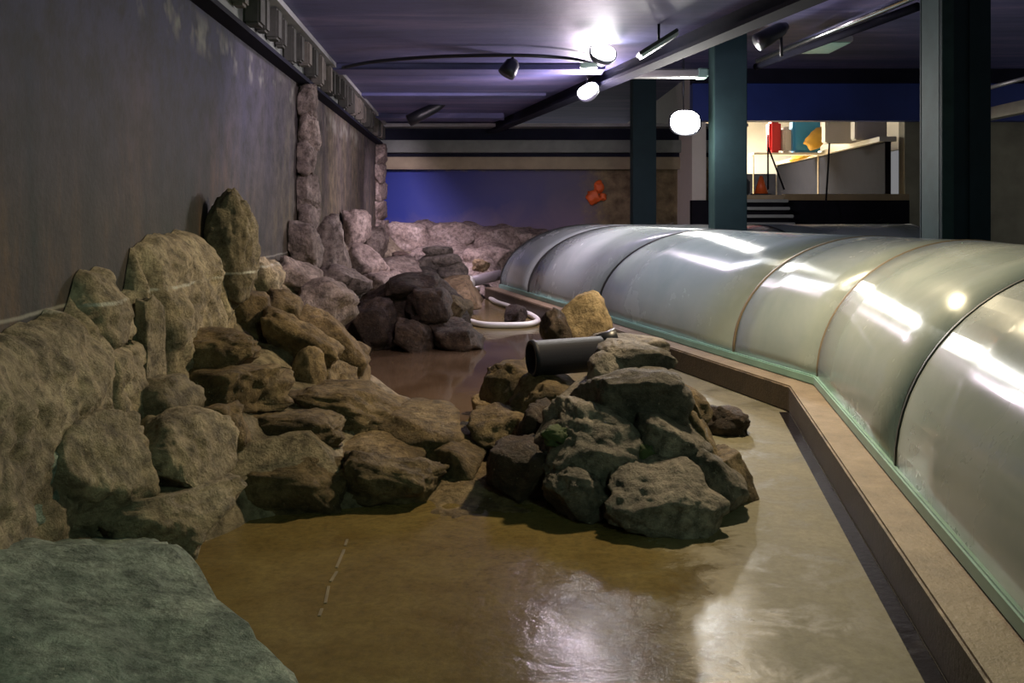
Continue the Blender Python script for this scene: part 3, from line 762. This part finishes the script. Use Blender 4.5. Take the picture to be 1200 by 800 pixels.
# ------------------------------------------------------------------ lamps
def flood(px, py, Y, wpx, hpx, aim, energy, color, label, size, hang_to, tilt=(0, 0), spot_size=95, blend=.9, spill=40):
    c = P(px, py, Y); t = thing('floodlight', label, 'lamp', c, 'lit floodlights under the ceiling')
    rx, rz = wpx*Y/F/2, hpx*Y/F/2
    R = Matrix.Translation(c) @ Matrix.Rotation(math.radians(tilt[0]), 4, 'Y') @ Matrix.Rotation(math.radians(tilt[1]), 4, 'X')
    def disc(nm, prof, mat):
        bm = bmesh.new(); rings = []
        for k, (dy, s) in enumerate(prof):
            rings.append([bm.verts.new(R @ Vector((math.copysign(abs(math.cos(q))**.8, math.cos(q))*rx*s, dy, math.copysign(abs(math.sin(q))**.8, math.sin(q))*rz*s))) for q in [2*math.pi*j/28 for j in range(28)]])
        for x_, y_ in zip(rings, rings[1:]):
            for j in range(28): bm.faces.new((x_[j], x_[(j+1) % 28], y_[(j+1) % 28], y_[j]))
        bm.faces.new(rings[0]); bm.faces.new(rings[-1])
        bmesh.ops.recalc_face_normals(bm, faces=bm.faces[:]); return obj(nm, bm, mat, t, True)
    disc('lens', [(-.03, .55), (-.02, .85), (0, .98)], M['lens'])
    disc('housing', [(.001, 1.08), (.02, 1.10), (.10, .95), (.20, .55), (.22, .2)], M['black'])
    bm = bmesh.new(); tube(bm, [c+Vector((0, .12, rz*.4)), c+Vector((0, .16, .25*(hang_to-c.z)+rz*.5)), Vector((c.x, c.y+.16, hang_to))], .018, 8); obj('bracket', bm, M['black'], t, True)
    pl = bpy.data.lights.new('flood_spill', 'POINT'); pl.energy = spill; pl.color = color; pl.shadow_soft_size = .12
    po = bpy.data.objects.new('flood_spill', pl); C.objects.link(po); po.location = c+Vector((0, -.25, -.28)); po.parent = t; po.matrix_parent_inverse = Matrix.Translation(t.location).inverted()
    spot('flood_beam', c+Vector((0, -.06, -.02)), aim, energy, color, spot_size, blend, size, t)
flood(707, 61, 10.7, 30, 22, (1.5, 10.2, .2), 330, (.90, .90, 1.0), 'bright white floodlight highest of the three lit lamps', .10, CEIL-.001, (18, -25), 120, spill=7)
flood(689, 106, 12.7, 26, 17, (-1.2, 17.5, .5), 1500, (1.0, .80, .95), 'small oval lit floodlight just below the highest lamp', .10, CEIL-.001, (-30, -25), 130, spill=110)
flood(803, 143, 14.1, 35, 29, (2.0, 9.5, 0), 500, (1.0, .97, .90), 'large round lit floodlight fixed to the middle column', .12, CEIL_R-.001, (0, -12), 150, spill=60)
# pale bulb holder beside the highest lamp
c = P(690, 77, 10.8)
boxobj_ = boxobj('lamp_plate', c+Vector((-.10, -.02, -.035)), c+Vector((.10, .06, .035)), M['chrome'], None, .015)
tag(boxobj_, 'bright metal plate under the highest floodlight', 'lamp plate')
def spotcan(px, py, Y, L, ang, label, mat='black'):
    c = P(px, py, Y); t = thing('spotlight', label, 'lamp', c)
    d = Vector((math.cos(math.radians(ang)), .2, math.sin(math.radians(ang)))).normalized()
    bm = bmesh.new(); tube(bm, [c-d*L/2, c-d*L*.2, c+d*L*.3, c+d*L/2], [.11, .11, .09, .05], 16); obj('can', bm, M[mat], t, True)
    bm = bmesh.new(); tube(bm, [c+d*L*.3, Vector((c.x+d.x*L*.3, c.y, CEIL-.001))], .02, 8); obj('stem', bm, M[mat], t, True)
    return t
tc = spotcan(500, 131, 17.0, .75, 28, 'black spotlight tilted under the ceiling near the end wall')
spot('can_beam', P(482, 143, 16.9), (-.7, 19.3, .6), 3400, (1.0, .80, 1.0), 130, .9, .06, tc)
spotcan(598, 79, 11.6, .22, 60, 'small black unlit spotlight in the middle of the low ceiling')
spotcan(905, 40, 11.6, .45, 30, 'black unlit spotlight beside the bright metal conduit')
# cable sagging along the ceiling
bm = bmesh.new()
cp = [(402, 79), (440, 72), (500, 67), (560, 65), (620, 65), (670, 69), (700, 76)]
tube(bm, smooth_path([P(x, y, 1.82*F/(HOR-y)) for x, y in cp], 6), .022, 8)
tag(obj('ceiling_cable', bm, M['black'], None, True), 'thin dark cable strung in an arc across the low ceiling', 'cable')
# bright conduit on the right
bm = bmesh.new(); a, b = P(888, 71, 14.2), P(1075, -6, 10.1); tube(bm, [a, b], .045, 14)
tag(obj('metal_conduit', bm, M['chrome'], None, True), 'shiny straight metal conduit under the ceiling on the right', 'conduit')
bm = bmesh.new(); a, b = P(886, 78, 14.4), P(1075, 8, 10.2); tube(bm, [a, b], .05, 12)
tag(obj('dark_conduit', bm, M['beam_dark'], None, True), 'dark pipe running just under the shiny conduit', 'conduit')
c = P(962, 54, 13.9)
t = thing('light_panel', 'flat pale green ceiling fixture beside the shiny conduit', 'fixture', c)
boxobj('panel_frame', c+Vector((-.30, -.5, -.02)), c+Vector((.30, .5, .06)), M['alu'], t, .01)
boxobj('diffuser', c+Vector((-.27, -.47, -.035)), c+Vector((.27, .47, -.021)), plain('green_diffuser', (.35, .6, .5), .4), t)
# pale bar added for a lamp reflection between the columns
t = thing('reflection_bar', 'pale bar standing for a lamp reflection under the beam left of the middle column', 'fixture', P(780, 88, 13.2))
c = P(782, 87, 13.2)
boxobj('bar_body', c+Vector((-.62, -.12, -.05)), c+Vector((.55, .12, .06)), M['alu'], t, .02)
boxobj('end_cap', c+Vector((.40, -.14, -.06)), c+Vector((.56, .14, .07)), M['rail'], t, .02)
c = P(772, 54, 9.6)  # bright plate added in place of a lamp reflection overhead
t = thing('reflection_plate', 'tilted bright plate standing for a lamp reflection beside the highest floodlight', 'fixture', c)
R = Matrix.Translation(c) @ Matrix.Rotation(math.radians(-32), 4, 'Y')
boxobj('glint_plate', (-.22, -.10, -.015), (.22, .10, .015), M['chrome'], t, .006, R)
boxobj('rim', (-.23, -.12, .016), (.23, .12, .05), M['black'], t, .006, R)
bm = bmesh.new(); tube(bm, [c+Vector((0, 0, .03)), Vector((c.x, c.y, CEIL-.001))], .014, 8); obj('stem', bm, M['black'], t, True)

# ------------------------------------------------------------------ right side: lintel, opening and the service room
OY = 19.0
struct(boxobj('wall_right', (7.95, OY, 0), (12, OY+.3, CEIL_R-.001), M['wall_right']), 'mottled wall right of the service opening')
t = boxobj('trim_1', (3.6, OY-.3, 3.38), (12, OY-.002, 4.12), M['lintel']); struct(t, 'deep blue lintel above the lit opening')
t = boxobj('trim_2', (3.6, OY-.42, 4.12), (12, OY-.002, CEIL_R-.001), M['beam_dark']); struct(t, 'dark beam above the blue lintel')
struct(boxobj('wall_opening', (3.6, OY-.25, 0), (7.94, OY-.002, 1.795), M['room_grey']), 'low dark wall below the service deck')
struct(boxobj('wall_service_back', (4.0, 30, 0), (12, 30.3, CEIL_R-.001), M['room_white']), 'bright wall at the back of the service room')
struct(boxobj('wall_service_left', (3.7, OY+.3, 0), (3.99, 30, CEIL_R-.001), M['room_white']), 'left wall of the service room')
struct(boxobj('deck', (4.0, OY+.001, 1.2), (9, 29.99, 1.80), M['room_tan']), 'raised service deck behind the opening')
# partition rising along the right of the deck
bm = bmesh.new(); bar(bm, (8.5, 29.9, 2.41), (7.75, OY+.35, 2.41), .12, 1.20)
tag(obj('partition', bm, M['room_grey']), 'dark grey partition running back along the service deck', 'partition')
bm = bmesh.new(); bar(bm, (8.5, 29.9, 3.065), (7.75, OY+.35, 3.065), .34, .10)
tag(obj('parapet_cap', bm, M['room_white']), 'white ledge capping the grey partition', 'ledge')
bm = bmesh.new(); bar(bm, (9.6, 29.9, 3.7), (9.0, OY+.4, 3.7), .10, 1.35)
tag(obj('upper_panel', bm, M['room_white']), 'bright white panel above the partition ledge', 'panel')
tag(boxobj('dark_dado', (5.7, 29.9, 1.80), (8.4, 29.99, 2.75), M['room_grey']), 'dark panel on the back wall of the service room', 'panel')
tag(boxobj('deck_edge', (5.45, OY-.26, 1.80), (7.93, OY-.02, 1.92), M['wood']), 'tan wooden edge board of the service deck', 'board')
# steps up to the deck
t = thing('deck_steps', 'small flight of weathered steps up to the service deck', 'steps', (4.95, OY-.6, 0))
for k in range(4):
    z = 1.30+k*.15
    boxobj('tread', (4.25, OY-1.05+k*.17, z), (5.42+.02*(k % 2), OY-.81+k*.17, z+.06), M['alu'], t, .01)
    boxobj('riser', (4.30, OY-.90+k*.17, z-.1), (5.38, OY-.86+k*.17, z), M['room_grey'], t)
boxobj('stringer', (4.20, OY-1.0, 0), (4.26, OY-.27, 1.30), M['room_grey'], t)
boxobj('stringer', (5.42, OY-1.0, 0), (5.48, OY-.27, 1.30), M['room_grey'], t)
boxobj('landing', (4.1, OY-.28, 1.801), (5.44, OY+.3, 1.90), M['room_tan'], t, .02)
t = thing('hand_rail', 'thin metal handrail posts beside the deck steps', 'railing', P(905, 222, OY))
for a, b in ((P(900, 222, OY-.1), P(900, 158, OY-.1)), (P(919, 222, OY-.1), P(900, 172, OY-.1)), (P(966, 268, OY-1.0), P(972, 168, OY-.1))):
    bm = bmesh.new(); tube(bm, [a, b], .018, 8); obj('post', bm, M['room_grey'], t, True)
# orange cone on the landing
c = P(892, 221, OY+.05); t = thing('traffic_cone', 'orange cone standing on the landing of the steps', 'cone', (c.x, c.y, 1.9))
bm = bmesh.new(); bmesh.ops.create_cone(bm, cap_ends=True, segments=20, radius1=.14, radius2=.03, depth=.36, matrix=Matrix.Translation((c.x, c.y, 2.11))); obj('cone_body', bm, M['orange'], t, True)
boxobj('cone_base', (c.x-.17, c.y-.17, 1.901), (c.x+.17, c.y+.17, 1.93), M['black'], t, .005)
c = P(872, 215, OY+.05)
tag(boxobj('dark_bin', (c.x-.10, c.y-.1, 1.901), (c.x+.10, c.y+.2, 2.22), M['black'], None, .03), 'small dark bin left of the orange cone', 'bin')
# rack of bright goods on the deck
t = thing('storage_rack', 'thin legged rack holding coloured goods in the service room', 'rack', (7.1, 24, 1.8))
boxobj('shelf_board', (6.1, 23.7, 3.0), (7.85, 24.2, 3.05), M['room_white'], t)
for x_ in (6.15, 7.8):
    boxobj('leg', (x_-.012, 23.9, 1.801), (x_+.012, 23.93, 3.0), M['room_tan'], t)
for nm, x0, x1, z0, z1, mt, lab in [('red_bag', 6.52, 6.82, 3.051, 3.85, 'red', 'red bag on the rack in the service room'),
        ('white_bag', 6.86, 7.08, 3.051, 3.7, 'room_white', 'white bag between the red bag and the blue box'),
        ('blue_box', 7.12, 7.82, 3.051, 3.9, 'sky_blue', 'sky blue box on the rack in the service room')]:
    tag(boxobj(nm, (x0, 23.75, z0), (x1, 24.15, z1), M[mt], None, .06), lab, 'bag' if 'bag' in nm else 'box')
def bundle(px, py, Y, rx, rz, roll, label, sd, mt='yellow'):
    me = rock_mesh('bundle', rx, .25, rz, sd, 3, e=.8, rough=.25); me.transform(Matrix.Rotation(math.radians(roll), 4, 'Y'))
    o = link('yellow_bundle', me, M[mt], None, True); o.location = P(px, py, Y); tag(o, label, 'bundle')
bundle(960, 160, 23.5, .42, .20, -35, 'yellow and brown bundle heaped on the partition ledge', 5)
bundle(940, 182, 25, .40, .10, -18, 'long yellow bundle lying on the partition ledge', 6)
for px, wd, lab in ((988, .9, 'tall white crate on the ledge beside the yellow bundle'), (1018, .7, 'second white crate on the ledge, nearer the near column')):
    Y = 21.5 if px < 1000 else 20.5; c = P(px, 152, Y)
    o = boxobj('white_crate', (c.x-wd/2, Y-.15, 3.12), (c.x+wd/2, Y+.15, 3.95), M['room_white'], None, .03); tag(o, lab, 'crate')
# lit tubes in the service room
t = thing('tube_light', 'lit tube lamp on the ceiling of the service room', 'lamp', (5.6, 25, 4.3))
boxobj('tube_housing', (5.05, 24.5, 4.30), (5.35, 27.5, 4.39), M['room_white'], t)
bm = bmesh.new(); tube(bm, [(5.2, 24.6, 4.24), (5.2, 27.4, 4.24)], .05, 12); obj('lit_tube', bm, M['tube'], t, True)
l = bpy.data.lights.new('tube_glow', 'AREA'); l.energy = 1000; l.color = (1, .95, .84); l.shape = 'RECTANGLE'; l.size = .3; l.size_y = 3
o = bpy.data.objects.new('tube_glow', l); C.objects.link(o); o.location = (5.2, 26, 4.17); o.parent = t; o.matrix_parent_inverse = Matrix.Translation(t.location).inverted()
# plant by the column foot
t = thing('leafy_clump', 'dark green leafy clump under the deck edge beside the tunnel', 'plant', (7.0, 18.0, 0))
bm = bmesh.new(); rp = random.Random(4)
for k in range(140):
    a = rp.uniform(0, 2*math.pi); rr = rp.uniform(0, .42); h = rp.uniform(.4, 1.45)*(1-rr*.5)
    q = Vector((7.0+rr*math.cos(a), 18.0+rr*math.sin(a), h)); s = rp.uniform(.06, .13)
    u = Vector((math.cos(a), math.sin(a), rp.uniform(-.3, .8))).normalized(); v_ = u.cross(Vector((0, 0, 1))).normalized()
    bm.faces.new([bm.verts.new(q+e_) for e_ in (-u*s, v_*s*.5, u*s, -v_*s*.5)])
o = obj('leaves', bm, M['plant'], t); o['kind'] = 'stuff'
bm = bmesh.new(); tube(bm, [(7.0, 18, 0), (7.02, 18, 1.0)], .05, 8); obj('stem', bm, M['wood'], t)
# pipes right of the near column
bm = bmesh.new(); tube(bm, [P(1140, 108, 14), P(1215, 88, 13)], .03, 8)
tag(obj('thin_pipe', bm, M['alu'], None, True), 'thin pale pipe right of the nearest column', 'pipe')
bm = bmesh.new(); a, b = P(1140, 138, 18.2), P(1215, 122, 16.5); bar(bm, a, b, .2, .22)
tag(obj('pale_ledge', bm, M['alu']), 'pale ledge on the wall right of the nearest column', 'ledge')
# orange growth on the mural
t = thing('orange_growth', 'small orange blotch standing out on the mural beside the thin column', 'ornament', P(698, 228, BACK-.05))
for px, py, rx, rz, sd in ((702, 219, .12, .13, 1), (695, 231, .16, .16, 2), (706, 230, .08, .10, 3)):
    me = rock_mesh('lobe', rx, .06, rz, 600+sd, 3, rough=.3); o = link('lobe', me, M['orange'], t, True); o.location = P(px, py, BACK-.04)
